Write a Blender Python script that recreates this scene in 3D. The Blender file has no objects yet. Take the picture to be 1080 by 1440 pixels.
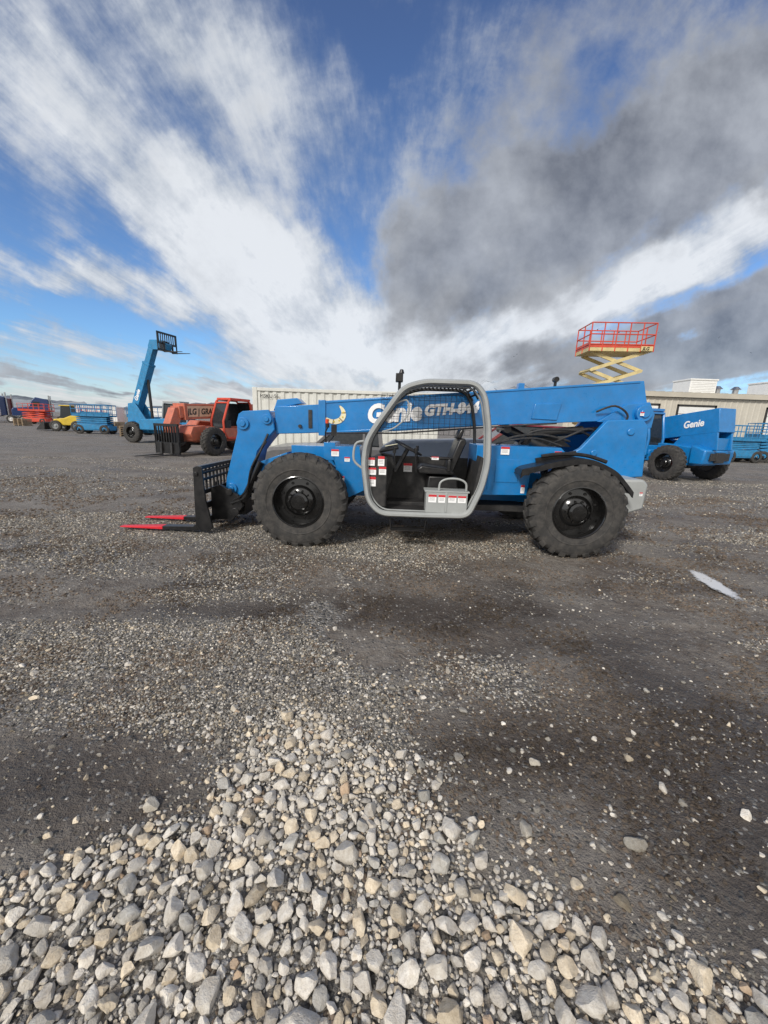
import bpy, bmesh, math, random
import numpy as np
from mathutils import Matrix, Vector
rad=math.radians
random.seed(7); rng=np.random.default_rng(11)
scene=bpy.context.scene
scene.view_settings.view_transform='Standard'; scene.view_settings.look='None'; scene.view_settings.exposure=0
COL=scene.collection

# ------------------------------------------------------------------ materials
def nn(nt,t,**k):
    n=nt.nodes.new(t)
    for a,b in k.items(): setattr(n,a,b)
    return n
def setin(nt,sock,v):
    if isinstance(v,bpy.types.NodeSocket): nt.links.new(v,sock)
    else: sock.default_value=v
def math_(nt,op,a,b=None,c=None,clamp=False):
    n=nn(nt,'ShaderNodeMath',operation=op,use_clamp=clamp)
    setin(nt,n.inputs[0],a)
    if b is not None: setin(nt,n.inputs[1],b)
    if c is not None: setin(nt,n.inputs[2],c)
    return n.outputs[0]
def mixc(nt,f,a,b,mode='MIX'):
    n=nn(nt,'ShaderNodeMix',data_type='RGBA',blend_type=mode)
    setin(nt,n.inputs[0],f)
    setin(nt,n.inputs[6],a if isinstance(a,bpy.types.NodeSocket) else (*a,1))
    setin(nt,n.inputs[7],b if isinstance(b,bpy.types.NodeSocket) else (*b,1))
    return n.outputs[2]
def noise(nt,vec,scale,detail=4,rough=.55,out=0):
    n=nn(nt,'ShaderNodeTexNoise'); 
    if vec is not None: nt.links.new(vec,n.inputs['Vector'])
    n.inputs['Scale'].default_value=scale; n.inputs['Detail'].default_value=detail; n.inputs['Roughness'].default_value=rough
    return n.outputs[out]
def rng_(nt,v,a,b,c=0,d=1,smooth=False):
    n=nn(nt,'ShaderNodeMapRange',clamp=True)
    if smooth: n.interpolation_type='SMOOTHSTEP'
    setin(nt,n.inputs[0],v)
    for i,x in zip((1,2,3,4),(a,b,c,d)): n.inputs[i].default_value=x
    return n.outputs[0]
def M(name,col,rough=.5,metal=0,var=.2,scale=5,dust=.15,bump=.0,bscale=60,coat=0,emit=None):
    m=bpy.data.materials.new(name); m.use_nodes=True; nt=m.node_tree; p=nt.nodes['Principled BSDF']
    tc=nn(nt,'ShaderNodeTexCoord').outputs['Object']
    n1=noise(nt,tc,scale,4,.6)
    f=rng_(nt,n1,.3,.7)
    c=mixc(nt,f,tuple(x*(1-var) for x in col),tuple(min(1,x*(1+var)) for x in col))
    n2=noise(nt,tc,scale*2.7,6,.7)
    df=math_(nt,'MULTIPLY',rng_(nt,n2,.42,.72),dust)
    c=mixc(nt,df,c,(.24,.215,.19))
    nt.links.new(c,p.inputs['Base Color'])
    r=math_(nt,'ADD',math_(nt,'MULTIPLY',n2,.3),rough-.15,clamp=True)
    nt.links.new(r,p.inputs['Roughness']); p.inputs['Metallic'].default_value=metal
    if coat: p.inputs['Coat Weight'].default_value=coat; p.inputs['Coat Roughness'].default_value=.12
    if bump:
        b=nn(nt,'ShaderNodeBump'); b.inputs['Strength'].default_value=bump; b.inputs['Distance'].default_value=.01
        nt.links.new(noise(nt,tc,bscale,4,.6),b.inputs['Height']); nt.links.new(b.outputs[0],p.inputs['Normal'])
    return m
BLUE=M('blue_paint',(.003,.19,.51),.32,var=.12,dust=.09,coat=.5)
BLUE2=M('blue_paint_weathered',(.012,.21,.44),.5,var=.2,dust=.25)
GREY=M('grey_paint',(.36,.375,.37),.45,var=.08,dust=.15)
BLACK=M('black_paint',(.011,.011,.012),.35,var=.2,dust=.06)
RIMM=M('black_rim_paint',(.006,.006,.006),.2,var=.2,dust=.02,coat=.8)
DARK=M('dark_plastic',(.02,.02,.021),.6,var=.3,dust=.15)
RUB=M('dusty_rubber',(.033,.032,.031),.85,var=.25,scale=4,dust=.26,bump=.25,bscale=90)
RED=M('red_paint',(.7,.02,.035),.45,var=.1,dust=.1)
ORANGE=M('orange_paint',(.56,.15,.085),.55,var=.2,dust=.45)
ORED=M('orange_red_paint',(.62,.07,.035),.45,var=.15,dust=.15)
YEL=M('cream_yellow_paint',(.66,.54,.26),.5,var=.12,dust=.2)
YELLOW=M('yellow_paint',(.65,.45,.03),.5)
WHITE=M('white_paint',(.78,.78,.76),.5,var=.05,dust=.12)
DEC=M('decal_white',(.92,.92,.92),.5,var=.02,dust=.02)
DECR=M('decal_red',(.6,.03,.04),.5,var=.03,dust=.03)
CREAM=M('cream_decal',(.78,.72,.48),.6,var=.1,dust=.1)
PEACH=M('peach_panel',(.78,.5,.34),.6,var=.1,dust=.25)
CHROME=M('steel',(.5,.5,.5),.25,metal=.9,var=.1,dust=.1)
CONT=M('container_cream',(.66,.66,.61),.6,var=.08,scale=1.5,dust=.2)
WALL=M('metal_siding_tan',(.56,.52,.44),.6,var=.06,scale=1,dust=.1)
ROOF=M('roof_metal',(.5,.46,.38),.5,var=.1,scale=.7,dust=.1)
GLASS=M('dark_glass',(.02,.025,.03),.16,var=.1,dust=.1)
CARG=M('grey_car_paint',(.12,.12,.125),.32,var=.05,dust=.3,coat=.3)
CARR=M('red_car_paint',(.2,.015,.02),.32,var=.05,dust=.35,coat=.3)
NAVY=M('navy_paint',(.02,.05,.16),.35,var=.1,dust=.2)
WOOD=M('weathered_wood',(.3,.22,.14),.8,var=.3)
LIGHTR=M('amber_lens',(.7,.08,.02),.3,var=.05,dust=0)

# ------------------------------------------------------------------ builder
class B:
    def __init__(s): s.bm=bmesh.new()
    def face(s,vs,m=0):
        try:
            f=s.bm.faces.new(vs); f.material_index=m; return f
        except ValueError: return None
    def poly(s,pts,m=0): s.face([s.bm.verts.new(p) for p in pts],m)
    def loft(s,A,Bq,m=0,caps=True):
        a=[s.bm.verts.new(p) for p in A]; b=[s.bm.verts.new(p) for p in Bq]; n=len(a)
        if caps: s.face(a[::-1],m); s.face(b,m)
        for i in range(n): s.face([a[i],a[(i+1)%n],b[(i+1)%n],b[i]],m)
    def prism(s,pts,y0,y1,m=0):
        s.loft([(x,y0,z) for x,z in pts],[(x,y1,z) for x,z in pts],m)
    def prismx(s,pts,x0,x1,m=0):
        s.loft([(x0,y,z) for y,z in pts],[(x1,y,z) for y,z in pts],m)
    def box(s,x0,x1,y0,y1,z0,z1,m=0):
        s.loft([(x0,y0,z0),(x1,y0,z0),(x1,y1,z0),(x0,y1,z0)],[(x0,y0,z1),(x1,y0,z1),(x1,y1,z1),(x0,y1,z1)],m)
    def beam(s,p0,p1,w,h,m=0):
        p0=Vector(p0);p1=Vector(p1);t=(p1-p0).normalized()
        u=Vector((0,1,0)) if abs(t.y)<.9 else Vector((1,0,0))
        n=t.cross(u).normalized(); b=n.cross(t).normalized()
        q=[n*h/2+b*w/2,n*h/2-b*w/2,-n*h/2-b*w/2,-n*h/2+b*w/2]
        s.loft([p0+x for x in q],[p1+x for x in q],m)
    def cyl(s,p0,p1,r,r2=None,n=20,m=0):
        p0=Vector(p0);p1=Vector(p1);t=(p1-p0).normalized(); r2=r if r2 is None else r2
        u=Vector((0,0,1)) if abs(t.z)<.9 else Vector((1,0,0))
        a=t.cross(u).normalized(); b=t.cross(a)
        cs=[(math.cos(2*math.pi*i/n),math.sin(2*math.pi*i/n)) for i in range(n)]
        s.loft([p0+(a*c+b*d)*r for c,d in cs],[p1+(a*c+b*d)*r2 for c,d in cs],m)
    def tube(s,pts,r,closed=False,n=8,m=0,ry=None):
        pts=[Vector(p) for p in pts]; N=len(pts); ry=ry or r
        rings=[];a=None
        for i in range(N):
            if closed: t=(pts[(i+1)%N]-pts[i-1]).normalized()
            else: t=(pts[min(i+1,N-1)]-pts[max(i-1,0)]).normalized()
            if a is None:
                u=Vector((0,1,0)) if abs(t.y)<.9 else Vector((1,0,0))
                a=(u-t*u.dot(t)).normalized()
            else: a=(a-t*a.dot(t)).normalized()
            b=t.cross(a)
            rings.append([s.bm.verts.new(pts[i]+a*math.cos(2*math.pi*(k+.5)/n)*ry+b*math.sin(2*math.pi*(k+.5)/n)*r) for k in range(n)])
        for i in range(N if closed else N-1):
            A=rings[i];C=rings[(i+1)%N]
            for k in range(n): s.face([A[k],A[(k+1)%n],C[(k+1)%n],C[k]],m)
        if not closed: s.face(rings[0][::-1],m); s.face(rings[-1],m)
    def lathe(s,prof,n=48,m=0,closed=True):
        rings=[[s.bm.verts.new((r*math.cos(2*math.pi*i/n),y,r*math.sin(2*math.pi*i/n))) for i in range(n)] for r,y in prof]
        L=len(prof)
        for j in range(L if closed else L-1):
            A=rings[j];C=rings[(j+1)%L]
            for i in range(n): s.face([A[i],A[(i+1)%n],C[(i+1)%n],C[i]],m)
    def mesh(s,name,mats,sharp=35):
        bmesh.ops.recalc_face_normals(s.bm,faces=s.bm.faces)
        me=bpy.data.meshes.new(name); s.bm.to_mesh(me); s.bm.free()
        for m in (mats if isinstance(mats,(list,tuple)) else [mats]): me.materials.append(m)
        me.polygons.foreach_set('use_smooth',[True]*len(me.polygons))
        me.set_sharp_from_angle(angle=rad(sharp)); me.update()
        return me
    def build(s,name,mats,parent=None,bevel=0,loc=None,rot=None,sharp=35):
        o=bpy.data.objects.new(name,s.mesh(name,mats,sharp)); COL.objects.link(o)
        if parent: o.parent=parent
        if loc: o.location=loc
        if rot: o.rotation_euler=rot
        if bevel:
            b=o.modifiers.new('bevel','BEVEL'); b.width=bevel; b.segments=2; b.limit_method='ANGLE'; b.angle_limit=rad(40)
        return o
def empty(name,loc=(0,0,0),rz=0,parent=None,label=None,cat=None,group=None):
    o=bpy.data.objects.new(name,None); COL.objects.link(o); o.location=loc; o.rotation_euler=(0,0,rz); o.empty_display_size=.2
    if parent: o.parent=parent
    if label: o['label']=label
    if cat: o['category']=cat
    if group: o['group']=group
    return o
def tag(o,label,cat,group=None):
    o['label']=label;o['category']=cat
    if group:o['group']=group
def obj(name,me,parent,loc=(0,0,0),rot=(0,0,0),sc=1):
    o=bpy.data.objects.new(name,me); COL.objects.link(o); o.parent=parent; o.location=loc; o.rotation_euler=rot; o.scale=(sc,)*3
    return o
def text(name,s,size,parent,loc,rot,mat,shear=0,bold=.0,wx=1,ext=.003):
    c=bpy.data.curves.new(name,'FONT'); c.body=s; c.size=size; c.shear=shear; c.offset=bold; c.extrude=ext; c.resolution_u=4
    t=bpy.data.objects.new(name+'_tmp',c); COL.objects.link(t)
    dg=bpy.context.evaluated_depsgraph_get(); me=bpy.data.meshes.new_from_object(t.evaluated_get(dg))
    bpy.data.objects.remove(t); me.materials.clear(); me.materials.append(mat)
    o=bpy.data.objects.new(name,me); COL.objects.link(o); o.parent=parent; o.location=loc; o.rotation_euler=rot; o.scale=(wx,1,1)
    return o
def smooth(pts,k=4,closed=True):
    P=[Vector(p) for p in pts];N=len(P);out=[]
    for i in range(N if closed else N-1):
        if closed: a,b,c,d=P[i-1],P[i],P[(i+1)%N],P[(i+2)%N]
        else: a,b,c,d=P[max(i-1,0)],P[i],P[i+1],P[min(i+2,N-1)]
        for j in range(k):
            t=j/k
            out.append(.5*((2*b)+(c-a)*t+(2*a-5*b+4*c-d)*t*t+(3*b-a-3*c+d)*t**3))
    if not closed: out.append(P[-1])
    return out
def chamfer(pts,r,k=5):
    P=[Vector(p) for p in pts];N=len(P);out=[]
    for i in range(N):
        a,b,c=P[i-1],P[i],P[(i+1)%N]
        u=(a-b);v=(c-b); ra=min(r,u.length*.45); rb=min(r,v.length*.45)
        s=b+u.normalized()*ra; e=b+v.normalized()*rb
        for j in range(k+1):
            t=j/k; out.append(s*(1-t)**2+b*2*t*(1-t)+e*t*t)
    return out

# ------------------------------------------------------------------ numpy noise
def vnoise(x,y,seed=0):
    xi=np.floor(x).astype(np.int64); yi=np.floor(y).astype(np.int64); fx=x-xi; fy=y-yi
    def h(a,b):
        n=(a*374761393+b*668265263+seed*1442695041)&0xffffffff
        n=((n^(n>>13))*1274126177)&0xffffffff
        return ((n^(n>>16))&0xffff)/65535.
    u=fx*fx*(3-2*fx);v=fy*fy*(3-2*fy)
    return (h(xi,yi)*(1-u)+h(xi+1,yi)*u)*(1-v)+(h(xi,yi+1)*(1-u)+h(xi+1,yi+1)*u)*v
def fbm(x,y,o=5,seed=0):
    s=0;a=.5;t=0
    for i in range(o):
        s=s+a*vnoise(x,y,seed+i*17); t+=a; a*=.5; x=x*2.03+5.1; y=y*2.03+1.7
    return s/t
def ss(a,b,x):
    t=np.clip((x-a)/(b-a),0,1); return t*t*(3-2*t)
def blob(X,Y,cx,cy,rx,ry): return np.exp(-(((X-cx)/rx)**2+((Y-cy)/ry)**2))
def tracks(X,Y):
    t=0
    for y0,a,ph,sl in ((3.05,.12,.5,.03),(3.62,.12,.7,.03),(5.9,.3,1.0,-.05),(7.6,.3,1.2,-.05),(2.35,.1,0,.16),(9.6,.4,.2,.04),(11.4,.4,.4,.04)):
        c=y0+a*np.sin(X*.5+ph)+sl*X; t=np.maximum(t,np.exp(-((Y-c)/(.13*(1+.04*y0)))**4))
    return t*ss(.3,.5,fbm(X*.5,Y*.5,3,55))
def gheight(X,Y):
    r=np.sqrt(X*X+(Y-3)**2)
    amp=.03*np.exp(-(r/40)**2)
    h=(fbm(X*.7,Y*.7,4,3)-.5)*amp*1.4+(fbm(X*5,Y*5,3,9)-.5)*.022*np.exp(-(r/8)**2)-.012*tracks(X,Y)
    return h
def masks(X,Y):
    n1=fbm(X*1.7,Y*1.7,5,21)-.5; n2=fbm(X*.30,Y*1.1,5,31); n3=fbm(X*6,Y*6,3,41)-.5
    ys=[-5,.3,.7,1.0,1.25,1.6,1.75,1.95]
    xl=np.interp(Y,ys,[-6,-3.5,-1.9,-1.4,-.62,-.60,-.45,-.3]); xr=np.interp(Y,ys,[2.5,1.25,.82,.66,.46,.02,-.2,-.6])
    sg=np.minimum(X-xl,xr-X)+n1*1.2+n3*.5
    L=ss(-.24,.16,sg); L2=ss(-.75,.05,sg)
    cx=-.3-(Y-1.7)*.55
    T=np.exp(-((X-cx)/.45)**2)*ss(1.35,1.7,Y)*(1-ss(2.5,3.2,Y))
    mud=blob(X,Y,2.0,1.9,.9,.75)+blob(X,Y,.55,1.7,.55,.4)+blob(X,Y,-1.35,1.35,.55,.3)+.9*blob(X,Y,.7,3.1,1.6,.5)+blob(X,Y,1.5,1.05,.5,.35)+.4*blob(X,Y,0,4.3,3,.35)
    tr=tracks(X,Y)
    g=.34+3.0*(n2-.47)+1.3*T+.9*blob(X,Y,-1.9,2.3,1.0,.55)+.8*blob(X,Y,.75,2.35,.5,.3)+.6*blob(X,Y,2.2,2.9,.9,.25)+.6*blob(X,Y,.6,4.9,.9,.25)+.5*blob(X,Y,-1.4,3.6,1.5,.3)-.95*mud+n1*1.5-.5*tr
    R=np.clip(g,0,1)
    W=np.clip(mud*.9+n1*1.6+.02+1.4*(fbm(X*.25,Y*1.3,4,77)-.52)+.35*tr,0,1)*(1-L)
    return R,L,W,L2
# ------------------------------------------------------------------ ground sheet
def ground():
    k=9.0; n=640
    s=np.linspace(-1,1,n); xs=1.0*np.sinh(k*s)*1.0
    t=np.linspace(-.56,1,560); ys=2.2+np.sinh(k*t)
    X,Y=np.meshgrid(xs,ys); Z=gheight(X,Y)
    nv=X.size; me=bpy.data.meshes.new('ground')
    V=np.stack([X,Y,Z],-1).reshape(-1,3)
    ny,nx=X.shape; idx=np.arange(nv).reshape(ny,nx)
    F=np.stack([idx[:-1,:-1],idx[:-1,1:],idx[1:,1:],idx[1:,:-1]],-1).reshape(-1,4)
    me.vertices.add(nv); me.vertices.foreach_set('co',V.ravel().astype(np.float32))
    me.loops.add(F.size); me.loops.foreach_set('vertex_index',F.ravel().astype(np.int32))
    me.polygons.add(len(F)); me.polygons.foreach_set('loop_start',np.arange(0,F.size,4,dtype=np.int32))
    me.polygons.foreach_set('use_smooth',np.ones(len(F),bool))
    R,L,W,_=masks(X,Y)
    c=np.stack([R,L,W,np.ones_like(R)],-1).reshape(-1)
    at=me.color_attributes.new('mask','FLOAT_COLOR','POINT'); at.data.foreach_set('color',c.astype(np.float32))
    me.update(calc_edges=True); me.validate()
    m=bpy.data.materials.new('ground_mud_and_gravel'); m.use_nodes=True; nt=m.node_tree; p=nt.nodes['Principled BSDF']
    pos=nn(nt,'ShaderNodeNewGeometry').outputs['Position']
    a=nn(nt,'ShaderNodeAttribute',attribute_name='mask'); sp=nn(nt,'ShaderNodeSeparateColor'); nt.links.new(a.outputs['Color'],sp.inputs[0])
    Rm,Lm,Wm=sp.outputs
    nb=noise(nt,pos,.9,6,.65); nf=noise(nt,pos,9,6,.72); nff=noise(nt,pos,90,4,.7)
    mud=mixc(nt,rng_(nt,nb,.40,.60),(.145,.115,.090),(.24,.217,.190))
    mud=mixc(nt,rng_(nt,nf,.40,.64,0,.8),mud,(.295,.267,.232))
    mud=mixc(nt,math_(nt,'MULTIPLY',Wm,.88),mud,(.062,.046,.035))
    mud=mixc(nt,rng_(nt,nff,.5,.75,0,.32),mud,(.31,.28,.24))
    mud=mixc(nt,math_(nt,'MULTIPLY',Lm,.6),mud,(.27,.24,.2))
    vo=nn(nt,'ShaderNodeTexVoronoi'); nt.links.new(pos,vo.inputs['Vector']); vo.inputs['Scale'].default_value=60
    vo2=nn(nt,'ShaderNodeTexVoronoi'); nt.links.new(pos,vo2.inputs['Vector']); vo2.inputs['Scale'].default_value=26
    def cell(v):
        s2=nn(nt,'ShaderNodeSeparateColor'); nt.links.new(v.outputs['Color'],s2.inputs[0])
        cr=nn(nt,'ShaderNodeValToRGB'); e=cr.color_ramp; e.elements[0].color=(.06,.057,.052,1); e.elements[1].color=(.62,.59,.54,1)
        e.elements[1].position=1
        for ps,cc in ((.35,(.13,.124,.115)),(.6,(.22,.208,.19)),(.85,(.37,.35,.32))):
            q=e.elements.new(ps); q.color=(*cc,1)
        nt.links.new(s2.outputs[0],cr.inputs[0]); return cr.outputs[0],s2.outputs[1]
    c1,r1=cell(vo); c2,r2=cell(vo2)
    f1=math_(nt,'MULTIPLY',rng_(nt,math_(nt,'SUBTRACT',math_(nt,'ADD',math_(nt,'MULTIPLY',Rm,.95),math_(nt,'ADD',Lm,.12)),r1),-.05,.05),rng_(nt,vo.outputs['Distance'],.62,.5))
    f2=math_(nt,'MULTIPLY',rng_(nt,math_(nt,'SUBTRACT',math_(nt,'ADD',math_(nt,'MULTIPLY',Rm,.6),Lm),r2),-.05,.05),rng_(nt,vo2.outputs['Distance'],.5,.42))
    c=mixc(nt,f1,mud,c1); c=mixc(nt,f2,c,c2)
    nt.links.new(c,p.inputs['Base Color'])
    ro=math_(nt,'SUBTRACT',.86,math_(nt,'MULTIPLY',Wm,.50)); nt.links.new(ro,p.inputs['Roughness'])
    p.inputs['Specular IOR Level'].default_value=.38
    hh=math_(nt,'ADD',math_(nt,'MULTIPLY',math_(nt,'MULTIPLY',f1,math_(nt,'SUBTRACT',.6,vo.outputs['Distance'])),.8),math_(nt,'MULTIPLY',math_(nt,'MULTIPLY',f2,math_(nt,'SUBTRACT',.6,vo2.outputs['Distance'])),1.6))
    hh=math_(nt,'ADD',hh,math_(nt,'ADD',math_(nt,'MULTIPLY',nf,3.0),math_(nt,'MULTIPLY',nff,.6)))
    b=nn(nt,'ShaderNodeBump'); b.inputs['Strength'].default_value=1; b.inputs['Distance'].default_value=.022
    nt.links.new(hh,b.inputs['Height']); nt.links.new(b.outputs[0],p.inputs['Normal'])
    me.materials.append(m)
    o=bpy.data.objects.new('ground',me); COL.objects.link(o); o['kind']='structure'
ground()

# ------------------------------------------------------------------ gravel
def rockbase(sub,seed):
    r=np.random.default_rng(seed); bm=bmesh.new(); bmesh.ops.create_icosphere(bm,subdivisions=sub,radius=1)
    V=np.array([v.co[:] for v in bm.verts]); F=np.array([[v.index for v in f.verts] for f in bm.faces]); bm.free()
    a1,a2=r.normal(size=3)*1.8,r.normal(size=3)*3
    V*=(1+.12*np.sin(V@a1+r.uniform(0,6))+.06*np.sin(V@a2+r.uniform(0,6)))[:,None]
    for _ in range(12):
        n=r.normal(size=3); n/=np.linalg.norm(n); d=r.uniform(.48,.80); q=V@n; k=q>d
        V[k]-=np.outer((q[k]-d)*.97,n)
    V/=np.abs(V).max()
    V*= (1+r.normal(size=(len(V),1))*.02)
    V*=np.array([1.12,r.uniform(.68,.98),r.uniform(.5,.8)])
    return V,F
def rockmat():
    m=bpy.data.materials.new('river_gravel'); m.use_nodes=True; nt=m.node_tree; p=nt.nodes['Principled BSDF']
    a=nn(nt,'ShaderNodeAttribute',attribute_name='tint').outputs['Color']
    pos=nn(nt,'ShaderNodeNewGeometry').outputs['Position']
    n1=noise(nt,pos,45,6,.7); n2=noise(nt,pos,220,3,.6); n3=noise(nt,pos,5,4,.6)
    c=mixc(nt,1,a,mixc(nt,rng_(nt,n1,.3,.7),(.70,.65,.58),(1.13,1.12,1.09)),'MULTIPLY')
    c=mixc(nt,rng_(nt,n2,.58,.8,0,.4),c,(.18,.15,.12))
    c=mixc(nt,rng_(nt,n3,.52,.74,0,.35),c,mixc(nt,1,c,(.66,.57,.48),'MULTIPLY'))
    nt.links.new(c,p.inputs['Base Color']); p.inputs['Roughness'].default_value=.88; p.inputs['Specular IOR Level'].default_value=.18
    b=nn(nt,'ShaderNodeBump'); b.inputs['Strength'].default_value=.9; b.inputs['Distance'].default_value=.006
    nt.links.new(math_(nt,'ADD',n1,math_(nt,'MULTIPLY',n2,.5)),b.inputs['Height']); nt.links.new(b.outputs[0],p.inputs['Normal'])
    return m
ROCK=rockmat()
def tints(N,light):
    k=rng.random(N); v=np.clip(rng.normal(.66 if light else .28,.10 if light else .10,N),.08,.84)
    t=np.stack([v,v*.955,v*.88],1)
    w=k<.24; t[w]*=np.array([1.02,.94,.81])
    w=(k>.24)&(k<.32); t[w]*=np.array([.68,.70,.72])
    w=(k>.34)&(k<.365); t[w]*=np.array([.74,.6,.48])
    return t
def mudtint(N,W):
    v=np.clip(rng.normal(.17,.04,N)*(1-.6*W),.04,.3)
    return np.stack([v,v*.81,v*.66],1)
chunks=[]
def scatter(X,Y,R,light,sub,sink=.35,zoff=0,T=None):
    N=len(X)
    if N==0: return
    if T is None: T=tints(N,light) if not isinstance(light,np.ndarray) else np.where(light[:,None],tints(N,True),tints(N,False))
    NV=14; var=rng.integers(0,NV,N)
    H=gheight(X,Y)
    for k in range(NV):
        I=np.where(var==k)[0]; n=len(I)
        if n==0: continue
        V,F=rockbase(sub,100+k)
        a=rng.uniform(0,2*np.pi,n); bb=rng.normal(0,.3,n); cc=rng.normal(0,.3,n)
        ca,sa=np.cos(a),np.sin(a); Z0=np.zeros(n);O=np.ones(n)
        Rz=np.stack([ca,-sa,Z0,sa,ca,Z0,Z0,Z0,O],1).reshape(n,3,3)
        cb,sb=np.cos(bb),np.sin(bb); Rx=np.stack([O,Z0,Z0,Z0,cb,-sb,Z0,sb,cb],1).reshape(n,3,3)
        cb,sb=np.cos(cc),np.sin(cc); Ry=np.stack([cb,Z0,sb,Z0,O,Z0,-sb,Z0,cb],1).reshape(n,3,3)
        Mx=Rz@Rx@Ry
        P=np.einsum('nij,vj->nvi',Mx,V)*R[I][:,None,None]
        P+=np.stack([X[I],Y[I],H[I]+R[I]*sink+zoff],1)[:,None,:]
        chunks.append((P.reshape(-1,3),F,n,len(V),np.repeat(T[I],len(V),0)))
def darts(N,x0,x1,y0,y1,rf,accept,occ,cs=.05,pack=.82):
    out=[]
    xs=rng.uniform(x0,x1,N); ys=rng.uniform(y0,y1,N); rs=rf(N); ac=accept(xs,ys); u=rng.random(N)
    for x,y,r,q,w in zip(xs,ys,rs,ac,u):
        if w>q: continue
        i,j=int(x/cs+1000),int(y/cs+1000); ok=True; 
        for di in (-2,-1,0,1,2):
            for dj in (-2,-1,0,1,2):
                for (a,b,c) in occ.get((i+di,j+dj),()):
                    if (a-x)**2+(b-y)**2<((c+r)*pack)**2: ok=False;break
                if not ok:break
            if not ok:break
        if ok: occ.setdefault((i,j),[]).append((x,y,r)); out.append((x,y,r))
    o=np.array(out) if out else np.zeros((0,3)); return o[:,0],o[:,1],o[:,2]
occ={}
accL=lambda x,y: np.clip(masks(x,y)[1],0,1)
X,Y,R=darts(7500,-3.2,2.6,.35,1.9,lambda n:rng.uniform(.024,.042,n)+.014*(rng.random(n)<.12),lambda x,y:accL(x,y)**1.5*.85*np.clip(1.9-y*.8,0.2,1),occ,pack=.76); scatter(X,Y,R,True,3,.22)
X,Y,R=darts(40000,-3.2,2.6,.35,2.0,lambda n:rng.uniform(.012,.024,n),lambda x,y:accL(x,y)*.92,occ,pack=.68); scatter(X,Y,R,True,3,.25)
X,Y,R=darts(100000,-3.2,2.6,.35,2.1,lambda n:rng.uniform(.0055,.012,n),lambda x,y:accL(x,y)**.7,occ,pack=.68); scatter(X,Y,R,rng.random(len(X))<.85,2,.3)
def accS(x,y):
    m=masks(x,y); return (1-m[1])*(.18+.5*m[0]+.55*m[3])
X,Y,R=darts(7500,-3.4,3.4,.4,2.8,lambda n:rng.uniform(.008,.02,n)+.012*(rng.random(n)<.10),lambda x,y:accS(x,y)*np.exp(-np.maximum(y-1.2,0)*1.3),occ,pack=.9); scatter(X,Y,R,rng.random(len(X))<.55,3,.08)
def field(N,x0,x1,y0,y1,ra,rb,f,sub,lt=.3):
    x=rng.uniform(x0,x1,N);y=rng.uniform(y0,y1,N);m=masks(x,y)
    k=rng.random(N)<f(m); x=x[k];y=y[k]
    scatter(x,y,rng.uniform(ra,rb,len(x))*rng.choice([1,1,1,1.4],len(x)),rng.random(len(x))<lt,sub,.15)
def clods(N,x0,x1,y0,y1,ra,rb,sub):
    x=rng.uniform(x0,x1,N);y=rng.uniform(y0,y1,N)
    k=rng.random(N)<ss(.42,.62,fbm(x*2.2,y*2.2,4,88)); x=x[k];y=y[k]; m=masks(x,y)
    scatter(x,y,rng.uniform(ra,rb,len(x)),False,sub,.0,T=mudtint(len(x),m[2]))
field(38000,-3,3,.4,2.0,.0035,.008,lambda m:.08+.6*m[0]+.4*m[3],2,.25)
field(70000,-4.2,4.2,1.6,3.4,.004,.010,lambda m:.015+.98*m[0]**1.2,2,.2)
field(84000,-6.5,6.5,3.2,6.2,.006,.012,lambda m:.02+.96*m[0]**1.4,1,.16)
field(70000,-13,13,6,14,.009,.018,lambda m:.02+.85*m[0]**1.5,1,.16)
clods(24000,-3,3,.5,2.4,.005,.013,2)
clods(28000,-5,5,2.2,5,.008,.018,1)
clods(28000,-9,9,4.8,10,.012,.03,1)
def gravel():
    nv=sum(len(c[0]) for c in chunks); V=np.concatenate([c[0] for c in chunks]); C=np.concatenate([c[4] for c in chunks])
    Fs=[];off=0
    for P,F,n,k,_ in chunks:
        Fs.append((F[None]+(np.arange(n)*k)[:,None,None]+off).reshape(-1,3)); off+=len(P)
    F=np.concatenate(Fs); me=bpy.data.meshes.new('gravel')
    me.vertices.add(nv); me.vertices.foreach_set('co',V.ravel().astype(np.float32))
    me.loops.add(F.size); me.loops.foreach_set('vertex_index',F.ravel().astype(np.int32))
    me.polygons.add(len(F)); me.polygons.foreach_set('loop_start',np.arange(0,F.size,3,dtype=np.int32)); me.polygons.foreach_set('use_smooth',np.ones(len(F),bool))
    at=me.color_attributes.new('tint','FLOAT_COLOR','POINT'); at.data.foreach_set('color',np.concatenate([C,np.ones((nv,1))],1).ravel().astype(np.float32))
    me.update(calc_edges=True); me.set_sharp_from_angle(angle=rad(28)); me.materials.append(ROCK)
    o=bpy.data.objects.new('gravel',me); COL.objects.link(o); o['kind']='stuff'
gravel()
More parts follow.
